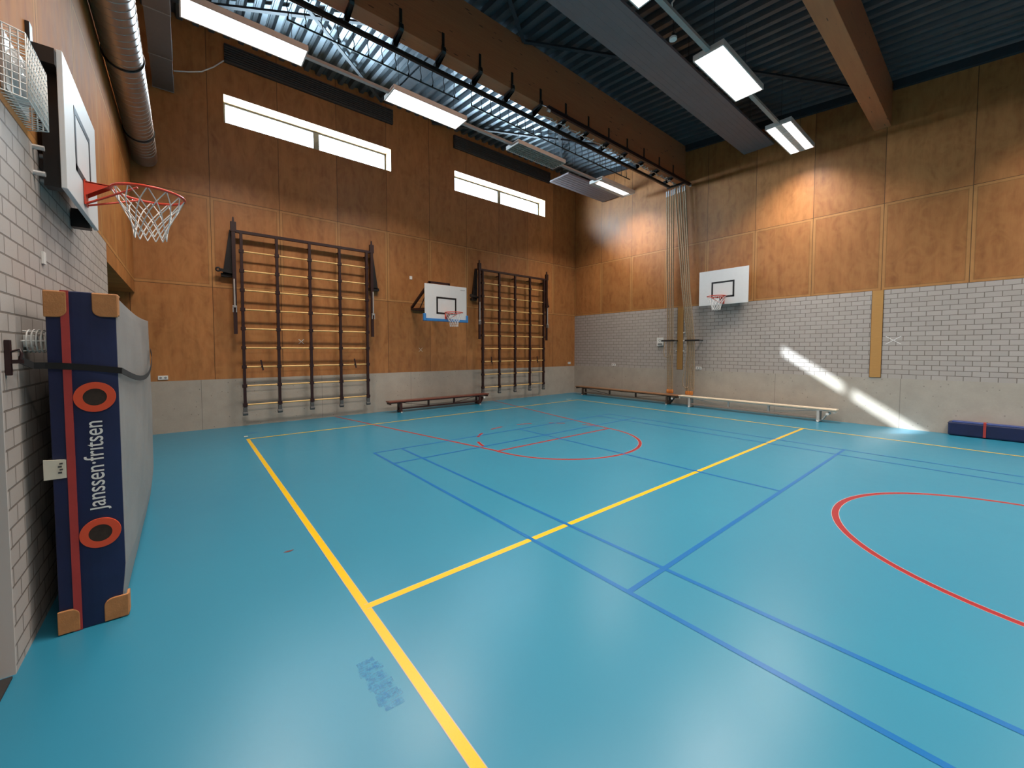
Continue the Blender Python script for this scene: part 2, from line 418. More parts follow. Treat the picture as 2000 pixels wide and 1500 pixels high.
# red basketball lines
H[0] = 0.0008
strip(fl, (0.53, YA - 0.02), (1.60, -1.12), 0.05, RED, PNK); strip(fl, (5.40, YA - 0.02), (4.55, -1.12), 0.05, RED, PNK)
strip(fl, (1.60, -1.15), (4.55, -1.15), 0.05, RED, PNK)
arc(fl, (3.075, -1.08), 1.48, 0.05, -PI, 0, RED, PNK)
for k in range(6):
    t = 0.13 + k * (PI - 0.1) / 6 + 0.02; arc(fl, (3.075, -1.08), 1.50, 0.05, t, t + 0.24, RED, PNK, 8)
arc(fl, (3.05, -6.78), 1.53, 0.052, 0, 2 * PI, RED, PNK, 96)
# yellow volleyball court
H[0] = 0.0012
strip(fl, (x0, yt + 0.025), (x0, -16.0), 0.05, YEL, PNK); strip(fl, (x1, yt + 0.025), (x1, -16.0), 0.05, YEL)
strip(fl, (x0, yt), (x1, yt), 0.05, YEL); strip(fl, (x0, -3.74), (x1, -3.74), 0.05, YEL, PNK); strip(fl, (x0, -9.7), (x1, -9.7), 0.05, YEL)
strip(fl, (x0 - 0.03, yt + 0.30), (x0 + 0.03, yt + 0.30), 0.08, WHT); strip(fl, (x1 - 0.25, yt + 0.30), (x1 + 0.0, yt + 0.30), 0.05, WHT)
strip(fl, (x0 + 0.02, 3.05), (x0 + 0.24, 3.05), 0.04, BLU); strip(fl, (x0 + 1.75, 3.2), (x0 + 1.98, 3.2), 0.04, BLU)
# blue badminton court
H[0] = 0.0016
for x in (0.0, 0.46, 5.64, 6.1): strip(fl, (x, 0.02), (x, -13.4), 0.04, BLU)
for y in (0.0, -0.76, -4.72): strip(fl, (0, y), (6.1, y), 0.04, BLU)
strip(fl, (3.05, 0), (3.05, -4.72), 0.04, BLU)
# worn blue lettering smear and a brown scuff
H[0] = 0.0016
for k in range(10):
    y = -4.20 - k * 0.036; w_ = 0.044 + 0.008 * ((k * 7) % 3)
    strip(fl, (-1.60 - w_ + 0.002 * k, y), (-1.60 + w_ + 0.002 * k, y + 0.006 * (-1) ** k), 0.0365, SMR)
fl_o = fl.build('floor', [floor_m, l_yel, l_red, l_blu, l_pink, l_wht, smear]); struct(fl_o)
sc = MB(); sc.add([(-1.68 + 0.035 * math.cos(a) * (1 + .2 * math.sin(3 * a)), -2.63 + 0.014 * math.sin(a), 0.0012) for a in [2 * PI * i / 16 for i in range(16)]], [tuple(range(16))])
tag(sc.build('scuff_mark', plain('dark_red_scuff', (0.10, 0.03, 0.03), 0.7)), 'small dark red scuff mark on the blue floor left of the thick yellow line', 'mark')

# ------------------------------------------------------------------ walls
wa = MB(); T = 0.45
top = roof(YA) + 0.4
wa.box(XC, YA - 0.0, -0.1, XB, YA + T, 1.03, 1)
wa.box(XC, YA, 1.03, XB, YA + T, WZ0, 0)
wa.box(XC, YA, WZ1, XB, YA + T, top, 0)
for a, b in ((XC, WIN[0][0]), (WIN[0][1], WIN[1][0]), (WIN[1][1], XB)): wa.box(a, YA, WZ0, b, YA + T, WZ1, 0)
wa.box(XC - 1.3, YA, -0.1, XC, YA + T, top, 0)
struct(wa.build('wall_back', [ply_a, conc]))
wb = MB(); 
wb.box(XB, YE, -0.1, XB + 0.4, YA + T, 1.05, 2); wb.box(XB, YE, 1.05, XB + 0.4, YA + T, 2.94, 1)
wb.box(XB, YE, 2.94, XB + 0.4, YA + T, top, 0)
struct(wb.build('wall_right', [ply_b, brick_m, conc]))
wc = MB()
wc.box(XC - 0.4, -3.13, -0.1, XC, 0.62, 2.94, 1)
wc.box(XC - 0.4, YE, -0.1, XC, -4.7, 2.94, 1); wc.box(XC - 0.4, -4.7, 2.35, XC, -3.13, 2.94, 1)
wc.box(XC - 0.4, YE, 2.94, XC, YA, top, 0)
wc.box(XC - 0.4, 0.62, 2.72, XC, YA, 2.94, 0)
wc.box(XC - 1.0, 0.4, -0.1, XC - 0.9, YA, 2.94, 3); wc.box(XC - 1.0, 0.5, -0.1, XC - 0.4, 0.62, 2.94, 3); wc.box(XC - 1.0, 0.5, 2.72, XC - 0.4, YA, 2.94, 3)
wc.box(XC - 1.2, -3.13, -0.1, XC - 0.4, -3.01, 2.94, 2); wc.box(XC - 1.3, -4.8, -0.1, XC - 1.2, -3.0, 2.94, 2); wc.box(XC - 1.2, -4.8, -0.1, XC - 0.4, -4.7, 2.94, 2)
wc.box(XC - 1.2, -4.7, 2.35, XC - 0.4, -3.13, 2.5, 2)
wc.box(XC - 0.395, -3.142, 0, XC + 0.0, -3.13, 2.35, 2)
struct(wc.build('wall_left', [ply_c, brick_m, plaster, stripw]))
struct(MB().box(XC - 0.4, YE - 0.4, -0.1, XB + 0.4, YE, roof(YA) + 0.4, 0).build('wall_front', [ply_a]))
tag(MB().box(XC - 1.15, -4.68, 0.001, XC - 0.005, -3.17, 0.012).build('entrance_mat', matdark), 'dark entrance mat in the doorway at the bottom left corner', 'mat')

# ceiling: trapezoidal steel deck, ribs run along y, roof falls towards -y
dk = MB(); prof = []; x = XC; per = 0.25; hh = 0.09
while x < XB + 0.3:
    prof += [(x, 0), (x + 0.075, 0), (x + 0.105, hh), (x + 0.125, hh), (x + 0.1325, hh - .012), (x + 0.155, hh - .012), (x + 0.1625, hh), (x + 0.205, hh)]
    prof += [(x + 0.235, 0)]
    x += per
k = len(prof); V = []
for y in (YE - 0.2, YA + 0.3): V += [(px, y, roof(y) + pz) for px, pz in prof]
dk.add(V, [(i, i + 1, k + i + 1, k + i) for i in range(k - 1)], 0)
V = [(px, y, roof(y) + 0.25) for y in (YE - 0.2, YA + 0.3) for px in (XC - 0.4, XB + 0.4)]
dk.add(V, [(0, 1, 3, 2)], 0)
V = [(1.86, 0.1, roof(0.1) - 0.004), (2.1, 0.1, roof(0.1) - 0.004), (2.1, YA, roof(YA) - 0.004), (1.86, YA, roof(YA) - 0.004)]
dk.add(V, [(0, 1, 2, 3)], 0)
struct(dk.build('ceiling', [deck_m]))
# dark steel edge angle where deck meets the right wall
tr = MB()
for y0, y1 in ((YE, -4.74), (-4.40, -0.28), (0.06, YA - 0.02)):
    s_ = 0.17
    a = [(XB - 0.09, y0, roof(y0) - s_), (XB - 0.001, y0, roof(y0) - s_), (XB - 0.001, y0, roof(y0)), (XB - 0.09, y0, roof(y0))]
    b = [(XB - 0.09, y1, roof(y1) - s_), (XB - 0.001, y1, roof(y1) - s_), (XB - 0.001, y1, roof(y1)), (XB - 0.09, y1, roof(y1))]
    tr.add(a + b, [(0, 1, 2, 3), (7, 6, 5, 4), (0, 4, 5, 1), (1, 5, 6, 2), (2, 6, 7, 3), (3, 7, 4, 0)], 0)
struct(tr.build('trim_1', darkst))
# upright plywood boards let into the brickwork
for i, (ya, yb, za, zb) in enumerate(((-4.70, -4.52, 1.06, 2.94), (-0.27, -0.09, 1.06, 2.94))):
    m = MB().box(XB - 0.012, ya, za, XB, yb, zb, 0).box(XB - 0.006, ya - 0.008, za - 0.008, XB - 0.001, yb + 0.008, zb, 1)
    struct(m.build('trim_%d' % (i + 2), [stripw, plain('dark_joint', (0.06, 0.025, 0.015), 0.7)]))

# windows
for i, (a, b) in enumerate(WIN):
    root = bpy.data.objects.new('window_%d' % (i + 1), None); COL.objects.link(root); root.location = ((a + b) / 2, YA + WDEP - 0.05, WZ0); struct(root)
    e = 0.0
    MB().box(a, YA - 0.002, WZ1 - 0.012, b, YA + T, WZ1 + 0.001).box(a, YA - 0.002, WZ0, b, YA + T, WZ0 + 0.012).box(a, YA - 0.002, WZ0, a + 0.012, YA + T, WZ1).box(b - 0.012, YA - 0.002, WZ0, b, YA + T, WZ1).build('window_reveal', revealm, root)
    f = MB(); w = 0.058; y0, y1 = YA + WDEP - 0.09, YA + WDEP - 0.03
    f.box(a + .012, y0, WZ0 + .012, b - .012, y1, WZ0 + w).box(a + .012, y0, WZ1 - w, b - .012, y1, WZ1 - .012).box(a + .012, y0, WZ0 + w, a + w, y1, WZ1 - w).box(b - w, y0, WZ0 + w, b - .012, y1, WZ1 - w)
    c = (a + b) / 2 + 0.05; f.box(c - 0.065, y0, WZ0 + w, c + 0.065, y1, WZ1 - w)
    f.build('window_frame', framem, root)
    for p, q in ((a + w, c - 0.065), (c + 0.065, b - w)):
        MB().box(p, YA + WDEP - 0.064, WZ0 + w, q, YA + WDEP - 0.058, WZ1 - w).build('pane', glass, root)
# unseen block added outside to keep the low sun off the second window
struct(MB().box(-8.7, 15.5, -3, -3.7, 21, 18).build('sun_blocker', plain('blocker_grey', (0.5, 0.5, 0.48), 0.8)))

# ------------------------------------------------------------------ roof beams
def beam(y0, y1, z0, label):
    m = MB(); b0 = z0
    m.add([(XC, y0, b0), (XC, y1, b0), (XC, y1, roof(y1) - .002), (XC, y0, roof(y0) - .002), (XB, y0, b0), (XB, y1, b0), (XB, y1, roof(y1) - .002), (XB, y0, roof(y0) - .002)],
          [(0, 1, 2, 3), (7, 6, 5, 4), (0, 4, 5, 1), (1, 5, 6, 2), (2, 6, 7, 3), (3, 7, 4, 0)])
    return tag(m.build('roof_beam', glu, bevel=0.006), label, 'beam', 'glued timber roof beams')
beam(-0.25, 0.03, 6.62, 'long brown timber roof beam carrying the row of dark hooks and the rail')
beam(-4.72, -4.45, 6.37, 'orange timber roof beam with lit underside at the upper right')
beam(-9.2, -8.93, 6.2, 'timber roof beam behind the camera, nearest to it')
beam(-13.6, -13.33, 5.9, 'timber roof beam far behind the camera')

# suspended grey radiant ceiling panels
def radiant(x0, x1, y0, y1, z, label):
    r = thing('radiant_panel', label, 'ceiling panel', ((x0 + x1) / 2, (y0 + y1) / 2, z), 'grey radiant ceiling panels')
    m = MB().box(x0, y0, z, x1, y1, z + 0.05); n = 7
    for i in range(1, n): yy = y0 + (y1 - y0) * i / n; m.cyl((x0, yy, z + 0.004), (x1, yy, z + 0.004), 0.008, 6)
    m.build('panel', grays, r)
    for i in range(4):
        xx = x0 + (x1 - x0) * (i + .5) / 4
        for yy in (y0 + .05, y1 - .05): MB().cyl((xx, yy, z + 0.05), (xx, yy, roof(yy) - .005), 0.004, 5).build('hanger', blackm, r)
    return r
radiant(XC + 0.8, XB - 0.02, -2.56, -1.86, 6.83, 'long grey flat radiant panel hanging beside the brown timber beam')
radiant(6.62, XB - 0.06, 1.95, 2.73, 6.87, 'short dark grey radiant panel in the ceiling corner above the last lamp')

# cross bracing under the deck
def brace(a, b, label, w=0.07):
    m = MB(); m.bar((a[0], a[1], roof(a[1]) - 0.10), (b[0], b[1], roof(b[1]) - 0.10), w, 0.006).bar((a[0], a[1], roof(a[1]) - 0.07), (b[0], b[1], roof(b[1]) - 0.07), 0.008, 0.06)
    return tag(m.build('roof_brace', darkst), label, 'brace', 'steel cross braces under the roof deck')
brace((-2.2, 0.10, 0), (1.75, 3.9, 0), 'steel roof brace crossing above the first two lamps, its end by the second lamp')
brace((-2.4, 3.4, 0), (2.35, 0.10, 0), 'steel roof brace crossing above the first lamp, its end under the timber beam')
brace((3.2, 3.95, 0), (8.3, 0.9, 0), 'steel roof brace running over the unlit lamp towards the corner')
brace((4.15, 0.10, 0), (8.2, 3.7, 0), 'steel roof brace ending in the corner above the grey ceiling panel')
brace((2.9, -0.30, 0), (6.0, -2.2, 0), 'dark roof brace between timber beam and long grey panel, right one of the fork')
brace((2.9, -0.30, 0), (0.2, -2.2, 0), 'dark roof brace between timber beam and long grey panel, left one of the fork')
brace((5.2, -1.9, 0), (9.2, -4.4, 0), 'dark roof brace behind the near lamps, ending at the orange beam')

# ------------------------------------------------------------------ luminaires
def luminaire(loc, label, lit=True, style=0):
    x, y, z = loc; L, W = 0.815, 0.235
    r = thing('ceiling_light', label, 'ceiling light', (x, y, z), 'rectangular ceiling lights')
    h = MB(); t = 0.018
    h.box(x - L, y - W, z, x + L, y - W + t, z + 0.09).box(x - L, y + W - t, z, x + L, y + W, z + 0.09)
    h.box(x - L, y - W + t, z, x - L + t, y + W - t, z + 0.09).box(x + L - t, y - W + t, z, x + L, y + W - t, z + 0.09)
    h.box(x - L + t, y - W + t, z + 0.082, x + L - t, y + W - t, z + 0.09)
    h.build('housing', alum, r)
    if lit:
        if style == 0: MB().box(x - L + t, y - W + t, z + 0.004, x + L - t, y + W - t, z + 0.012).build('diffuser', lampglow, r)
        elif style == 1:
            for s_ in (-1, 1): MB().box(x - L + t, y + s_ * 0.14 - 0.075, z + 0.004, x + L - t, y + s_ * 0.14 + 0.075, z + 0.012).build('diffuser', lampglow, r)
            m = MB(); m.box(x - L + t, y - 0.065, z + 0.012, x + L - t, y + 0.065, z + 0.02)
            for k in range(16): xx = x - L + 0.1 + k * 0.095; m.box(xx, y - 0.065, z + 0.002, xx + 0.008, y + 0.065, z + 0.014)
            m.build('louvre', alum, r)
        else:
            MB().box(x - L + 0.13, y - 0.10, z + 0.004, x + L - 0.13, y + 0.10, z + 0.012).build('diffuser', lampglow, r)
            m = MB(); m.box(x - L + t, y - W + t, z + 0.006, x + L - t, y - 0.10, z + 0.014).box(x - L + t, y + 0.10, z + 0.006, x + L - t, y + W - t, z + 0.014)
            m.build('louvre', alum, r)
        a = add_light('lamp_light', 'AREA', (x, y, z - 0.003), LAMP_W, (1.0, 0.90, 0.80), shape='RECTANGLE', size=1.56, size_y=0.42, spread=math.radians(128))
    else:
        m = MB()
        for k in range(25): xx = x - L + t + k * 0.0642; m.box(xx, y - W + t, z + 0.006, xx + 0.006, y + W - t, z + 0.05)
        for j in range(1, 6): yy = y - W + j * 0.078; m.box(x - L + t, yy - 0.008, z + 0.004, x + L - t, yy + 0.008, z + 0.05)
        m.box(x - L + t, y - W + t, z + 0.05, x + L - t, y + W - t, z + 0.055)
        m.build('louvre', plain('louvre_grey_green', (0.34, 0.36, 0.32), 0.35, 0.1, 0.05), r)
    for s_ in (-0.62, 0.62):
        MB().cyl((x + s_, y, z + 0.09), (x + s_, y, roof(y) - .003), 0.0035, 5).build('suspension_wire', blackm, r)
    return r
LL = ['lit ceiling light at the upper left, nearest to the silver duct', 'lit ceiling light between the two high windows', 'unlit ceiling light with a grey louvre above the second window',
      'lit ceiling light in the far corner next to the grey panel', 'lit ceiling light over the camera, left of the near row', 'lit ceiling light cut off by the top edge of the photo',
      'bright lit ceiling light in the middle of the near row', 'lit ceiling light with two bright strips near the right wall']
for i, p in enumerate(LAMPS):
    lab = LL[i] if i < 8 else 'lit ceiling light behind the camera, row %s, %s from the brick wall' % (('nearer', 'farther')[(i - 8) // 4], ('first', 'second', 'third', 'fourth')[i % 4])
    luminaire(p, lab, lit=(i != 2), style={7: 1, 3: 2}.get(i, 0))
# trunking between the lights
def trunk(x0, x1, y, z, label):
    tag(MB().box(x0, y - 0.035, z, x1, y + 0.035, z + 0.05).build('light_trunking', railwh), label, 'cable trunking', 'trunking lengths between the lights')
for i, lab in enumerate(('grey trunking joining the first and second light of the far row', 'grey trunking joining the second light to the unlit one', 'grey trunking joining the unlit light to the corner light')):
    a, b = LAMPS[i], LAMPS[i + 1]; trunk(a[0] + 0.82, b[0] - 0.82, a[1], a[2] + 0.03, lab)
for i, lab in ((4, 'grey trunking above the camera in the near row'), (5, 'grey trunking with the hanging cable between the cut-off light and the bright one'), (6, 'short grey trunking between the bright light and the two-strip light')):
    a, b = LAMPS[i], LAMPS[i + 1]; trunk(a[0] + 0.82, b[0] - 0.82, a[1], a[2] + 0.03, lab)
# dangling cable and round detector
pts = [(3.25, -3.25, 7.3), (3.24, -3.24, 6.9), (3.28, -3.2, 6.72), (3.22, -3.16, 6.62), (3.30, -3.12, 6.52), (3.42, -3.12, 6.50), (3.44, -3.18, 6.42), (3.36, -3.24, 6.32)]
tag(MB().tube(pts, 0.012, 8).build('cable', whitep), 'pale cable dangling onto the trunking beside the round detector', 'cable')
d = thing('detector', 'small round white detector hanging between the near ceiling lights', 'detector', (3.55, -3.0, 6.42))
MB().cyl((3.55, -3.0, 6.36), (3.55, -3.0, 6.39), 0.055, 20).build('sensor_disc', whitep, d)
MB().cyl((3.55, -3.0, 6.39), (3.55, -3.0, 6.46), 0.022, 10).cyl((3.55, -3.0, 6.46), (3.55, -3.0, roof(-3.0) - .004), 0.006, 6).cyl((3.50, -3.06, 6.44), (3.60, -2.94, 6.46), 0.008, 6).build('bracket', blackm, d)

# ------------------------------------------------------------------ rope rail with hooks under the first beam
RY = 0.0
rr_ = thing('rope_rail', 'dark steel rail under the brown timber beam for the climbing ropes', 'rail', (4, RY, 6.45))
MB().bar((XC + 0.3, RY, 6.45), (8.85, RY, 6.45), 0.055, 0.07).build('rail', blackm, rr_, bevel=0.006)
MB().bar((3.42, -0.43, 6.47), (XB - 0.06, -0.43, 6.47), 0.05, 0.045).bar((3.42, -0.43, 6.51), (XB - 0.06, -0.43, 6.51), 0.075, 0.012).build('upper_rail', maroon, rr_)
MB().cyl((3.40, -0.43, 6.44), (3.48, -0.43, 6.44), 0.03).build('end_stop', silver, rr_); MB().cyl((XB - 0.10, -0.43, 6.47), (XB - 0.03, -0.43, 6.47), 0.035).build('end_stop', silver, rr_)
for x0_, x1_ in ((-1.1, 1.62), (1.90, 6.9)):
    ch = MB(); ch.cyl((x0_, RY + 0.02, 6.15), (x1_, RY + 0.02, 6.15), 0.013, 6)
    n = int((x1_ - x0_) / 0.22)
    for k in range(n + 1):
        x = x0_ + k * 0.22; zz = 6.15
        ch.tube([(x, RY + .02, 6.15), (x + 0.012, RY + .02, 6.25), (x - 0.012, RY + .02, 6.34), (x + 0.006, RY + .02, 6.43)], 0.0065, 5).cyl((x, RY + .02, 6.14), (x, RY + .02, 6.19), 0.013, 6)
    ch.build('lower_chord', blackm, rr_)
for k in range(14):
    x = -0.335 - 0.745 + k * 0.745
    if x > 9.1: break
    b = MB(); y = -0.256
    b.bar((x, y, 6.60), (x, y, 6.92), 0.045, 0.012, up=(0, 1, 0))
    b.prism([(y, 6.71), (y - 0.03, 6.68), (y - 0.045, 6.60), (y - 0.02, 6.57), (RY + 0.03, 6.55), (RY + 0.05, 6.49), (RY - 0.05, 6.48), (RY - 0.03, 6.60), (y + 0.01, 6.612)], x - 0.032, x + 0.032, 'x')
    if x > 3.3: b.bar((x, -0.30, 6.585), (x, -0.43, 6.50), 0.04, 0.015)
    b.build('bracket', blackm, rr_)
tro = MB()
for k in range(46):
    x = 3.7 + k * 0.118; r_ = random.uniform(0.012, 0.022)
    if k % 7 == 6: continue
    tro.cyl((x, -0.20 + random.uniform(-.03, .03), 6.44), (x + 0.05, -0.24 + random.uniform(-.04, .04), 6.47), r_, 6)
tro.tube([(3.5 + i * .2, -0.22 + 0.02 * (-1) ** i, 6.455) for i in range(28)], 0.009, 5)
tro.build('pulley_chain', silver, rr_)
MB().bar((8.85, -0.45, 6.43), (8.85, 0.06, 6.43), 0.05, 0.05).build('cross_tie', blackm, rr_)

# climbing ropes gathered at the right wall
def rope(top, low, end, label, group, knob=True, via=None):
    n = 150; pts = []
    ctrl = [Vector(top)] + [Vector(v) for v in (via or [])] + [Vector(low), Vector(end)]
    segs = [(ctrl[i + 1] - ctrl[i]).length for i in range(len(ctrl) - 1)]; tot = sum(segs)
    for i in range(n + 1):
        d_ = tot * i / n; j = 0
        while j < len(segs) - 1 and d_ > segs[j]: d_ -= segs[j]; j += 1
        pts.append(ctrl[j].lerp(ctrl[j + 1], min(1, d_ / segs[j])))
    rad = [0.0165 + 0.0055 * (i % 2) for i in range(n + 1)]
    r = thing('climbing_rope', label, 'rope', top, group)
    MB().tube(pts, rad, 7).build('rope', ropem, r)
    MB().cyl(Vector(top) + Vector((0, 0, -0.12)), Vector(top) + Vector((0, 0, 0.05)), 0.022, 8).build('top_fitting', silver, r)
    if knob:
        e = Vector(end); MB().tube([e + Vector((0, 0, 0.03)), e, e + Vector((0, 0, -0.05)), e + Vector((0, 0, -0.09))], [0.018, 0.032, 0.036, 0.026], 12).build('end_cap', leatherend, r)
    return r
gl, gr = 'ropes of the left bunch', 'ropes of the right bunch'
for k in range(4):
    y = 0.20 - 0.075 * k
    rope((9.08 - .02 * (k % 2), y, 6.38), (9.14, 0.125 - 0.055 * k, 1.95), (9.13, 0.10 - 0.055 * k + .01 * (k % 2), 0.42), 'hemp climbing rope hanging straight in the left bunch beside the wall box', gl)
for k in range(5):
    y = -0.10 - 0.075 * k
    rope((9.02 + .03 * (k % 2), y, 6.38), (9.12, -0.50 - 0.05 * k, 1.98), (9.12, -0.50 - 0.055 * k, 0.42), 'hemp climbing rope slanting into the right bunch beside the backboard', gr,
         knob=(k < 4), via=[(9.05, -0.36 - 0.055 * k, 3.4)])
ro = MB().tube([(9.10, -0.55, 1.95), (9.08, -0.49, 1.3), (9.07, -0.40, 0.75), (9.07, -0.42, 0.58), (9.08, -0.50, 0.52), (9.09, -0.57, 0.56), (9.10, -0.58, 0.9)], 0.014, 8)
tag(ro.build('rope_loop', ropem), 'thin pale rope hanging in a low loop left of the right rope bunch', 'rope')
ro = MB().tube([(9.05, 0.17, 1.9), (9.03, 0.19, 1.6), (9.0, 0.15, 1.45), (9.0, 0.05, 1.42), (9.03, -0.03, 1.5), (9.06, -0.05, 1.9)], 0.013, 8)
tag(ro.build('rope_loop', ropem), 'short pale rope loop slung around the left rope bunch', 'rope')
for yy, lab in ((0.09, 'dark steel rope holder clamping the left rope bunch to the brick wall'), (-0.66, 'dark steel rope holder clamping the right rope bunch to the brick wall')):
    h = thing('rope_holder', lab, 'holder', (XB, yy, 1.93), 'rope holders on the brick wall')
    MB().bar((9.06, yy - 0.22, 1.93), (9.06, yy + 0.2, 1.93), 0.03, 0.045).build('bar', blackm, h)
    MB().bar((9.06, yy + 0.17, 1.93), (XB - 0.002, yy + 0.17, 1.93), 0.03, 0.03).bar((9.06, yy - 0.19, 1.93), (XB - 0.002, yy - 0.19, 1.93), 0.03, 0.03).build('wall_arm', blackm, h)
bo = thing('bolt_plates', 'white bolt heads in two columns beside the short upright board', 'fitting', (XB, -0.18, 2.0))
for yy in (-0.30, -0.06):
    for zz in (1.62, 1.93, 2.17): MB().cyl((XB - 0.03, yy, zz), (XB - 0.001, yy, zz), 0.022, 12).build('bolt_head', whitep, bo)

# ------------------------------------------------------------------ wall bars
def climbing_frame(xc, label):
    y = YA - 0.17; r = thing('climbing_ladder', label, 'wall bars', (xc, YA, 0), 'climbing frames on the plywood wall')
    ups = [xc + d for d in (-1.31, -0.66, 0.0, 0.66, 1.31)]
    for i, x in enumerate(ups):
        u = MB().box(x - 0.026, y - 0.04, 0.40, x + 0.026, y + 0.03, 4.12)
        for z in RZ: u.box(x - 0.042, y - 0.046, z - 0.035, x + 0.042, y + 0.032, z + 0.035)
        u.build('upright', maroon, r)
        MB().prism([(y - 0.045, 0.42), (y + 0.035, 0.42), (y + 0.02, 0.27), (y - 0.03, 0.25)], x - 0.035, x + 0.035, 'x').cyl((x - .045, y - .01, 0.285), (x + .045, y - .01, 0.285), 0.042, 14).build('foot', rubber, r)
    for z in RZ: MB().cyl((ups[0], y - 0.005, z), (ups[-1], y - 0.005, z), 0.0165, 10).build('rung', rungm, r)
    MB().box(ups[0] - 0.12, y - 0.035, 4.09, ups[-1] + 0.10, y + 0.03, 4.145).build('top_rail', maroon, r)
    for s_ in (-1, 1):
        X = xc + s_ * 1.44
        MB().box(X - 0.035, y - 0.05, 1.98, X + 0.03, y + 0.0, 4.28).box(X - 0.05, y - 0.055, 4.10, X + 0.05, y + 0.02, 4.30).prism([(X - .02, 4.30), (X + .02, 4.30), (X + .012, 4.40), (X - .012, 4.40)], y - .03, y, 'y').build('swing_arm', maroon, r)
        MB().prism([(X + s_ * 0.02, 4.15), (X + s_ * 0.06, 4.15), (X + s_ * 0.19, 3.22), (X + s_ * 0.02, 3.22)], YA - 0.10, YA - 0.015, 'y').box(X - .03, YA - .10, 3.17, X + s_ * 0.22, YA - .001, 3.24).build('wall_bracket', blackm, r)
        MB().cyl((X + s_ * .012, y - 0.06, 2.55), (X + s_ * .012, y - 0.06, 3.12), 0.016, 10).bar((X + s_ * .012 - .03, y - .06, 2.55), (X + s_ * .012 - .03, y - .06, 2.43), 0.015, .02).bar((X + s_ * .012 + .03, y - .06, 2.55), (X + s_ * .012 + .03, y - .06, 2.43), 0.015, .02).box(X + s_ * .012 - .04, y - .07, 2.53, X + s_ * .012 + .04, y - .05, 2.57).build('gas_strut', silver, r)
        xx = xc + s_ * 0.99
        MB().bar((xx - 0.02, y - 0.04, 1.43), (xx + 0.02, y - 0.04, 1.20), 0.03, 0.012).cyl((xx, y - .05, 1.28), (xx, y, 1.28), 0.02, 8).build('hook', maroon, r)
    X = xc - 1.44
    MB().bar((X - 0.26, YA - 0.14, 3.30), (X, YA - 0.14, 3.26), 0.02, 0.06).ring((X - 0.27, YA - 0.14, 3.30), 0.035, 0.018, 'y', 16, 6).build('latch', blackm, r)
    for x in ups: MB().cyl((x, y + 0.03, 4.0), (x, YA - 0.001, 4.0), 0.018, 8).build('spacer', maroon, r)
    return r
RZ = [0.47 + 0.406 * k for k in range(9)]
climbing_frame(-0.02, 'dark red climbing frame with pale rungs, the large one on the left')
climbing_frame(6.18, 'dark red climbing frame right of the blue-edged backboard')

# ------------------------------------------------------------------ basketball goals
def hoop_net(c, R, par, nd):
    """c rim centre, R radius, nd unit vector from rim back to the board"""
    MB().ring(c, R, 0.011, 'z', 40, 8).build('rim', orange, par)
    n = 12; m = MB(); rows = [(1.0, 0.0), (0.84, -0.09), (0.66, -0.17), (0.53, -0.24), (0.47, -0.30), (0.45, -0.36)]
    def P(i, row, half): 
        a = 2 * PI * (i + (0.5 if half else 0)) / n; rad, dz = rows[row]
        return Vector(c) + Vector((R * rad * math.cos(a), R * rad * math.sin(a), dz))
    for row in range(len(rows) - 1):
        for i in range(n):
            a = P(i, row, row % 2); b1 = P(i, row + 1, (row + 1) % 2) ; j = i + (1 if row % 2 else -1)
            b2 = P(j, row + 1, (row + 1) % 2)
            m.tube([a, b1], 0.0042, 5); m.tube([a, b2], 0.0042, 5)
    m.build('net', netm, par)
def goal(name_label, bc, w, h, axis, sgn, rim_z, rimd, par_extra, mark_edge=True, board_mat=None):
    """board centre bc (front face), axis: 'x' board faces +-x, 'y' faces +-y"""
    r = thing('basketball_hoop', name_label, 'basketball hoop', bc, None)
    def L(u, o, z):     # u along board, o out from the board face, z world
        return (bc[0] + sgn * o, bc[1] + u, z) if axis == 'x' else (bc[0] + u, bc[1] + sgn * o, z)
    def lbox(m, u0, u1, o0, o1, z0, z1, mi=0):
        a, b = L(u0, o0, z0), L(u1, o1, z1); return m.box(*a, *b, mi)
    z0, z1 = bc[2] - h / 2, bc[2] + h / 2
    lbox(MB(), -w / 2, w / 2, -0.028, 0, z0, z1).build('backboard', boardm, r, bevel=0.003)
    mk = MB(); iw, ih, t = 0.30, 0.40, 0.045; iz = z0 + 0.20 if rim_z > 2.8 else z0 + 0.24
    iz = rim_z - 0.02 + (0.02 if rim_z > 2.8 else 0)
    for a, b, c_, d_ in ((-iw, iw, iz, iz + t), (-iw, iw, iz + ih, iz + ih + t), (-iw, -iw + t, iz, iz + ih), (iw - t, iw, iz, iz + ih)): lbox(mk, a, b, 0.0005, 0.0025, c_, d_)
    mk.build('target_square', markbk, r)
    c = L(0, rimd, rim_z); R = 0.225
    m = MB(); lbox(m, -0.055, 0.055, 0.003, 0.012, rim_z - 0.17, rim_z + 0.015); 
    lbox(m, -0.05, 0.05, 0.01, rimd - R + 0.012, rim_z - 0.006, rim_z + 0.004)
    for s_ in (-1, 1):
        m.tube([L(s_ * 0.03, 0.012, rim_z - 0.16), L(s_ * 0.17, rimd - 0.06, rim_z - 0.008)], 0.008, 6)
        m.add([L(s_ * .05, 0.012, rim_z), L(s_ * .05, 0.012, rim_z - 0.10), L(s_ * .05, rimd - R, rim_z), L(s_ * .046, 0.012, rim_z), L(s_ * .046, 0.012, rim_z - 0.10), L(s_ * .046, rimd - R, rim_z)], [(0, 1, 2), (5, 4, 3), (0, 3, 4, 1), (1, 4, 5, 2), (2, 5, 3, 0)])
    m.build('rim_mount', orange, r)
    hoop_net(c, R, r, None)
    par_extra(r, L, lbox, z0, z1)
    return r
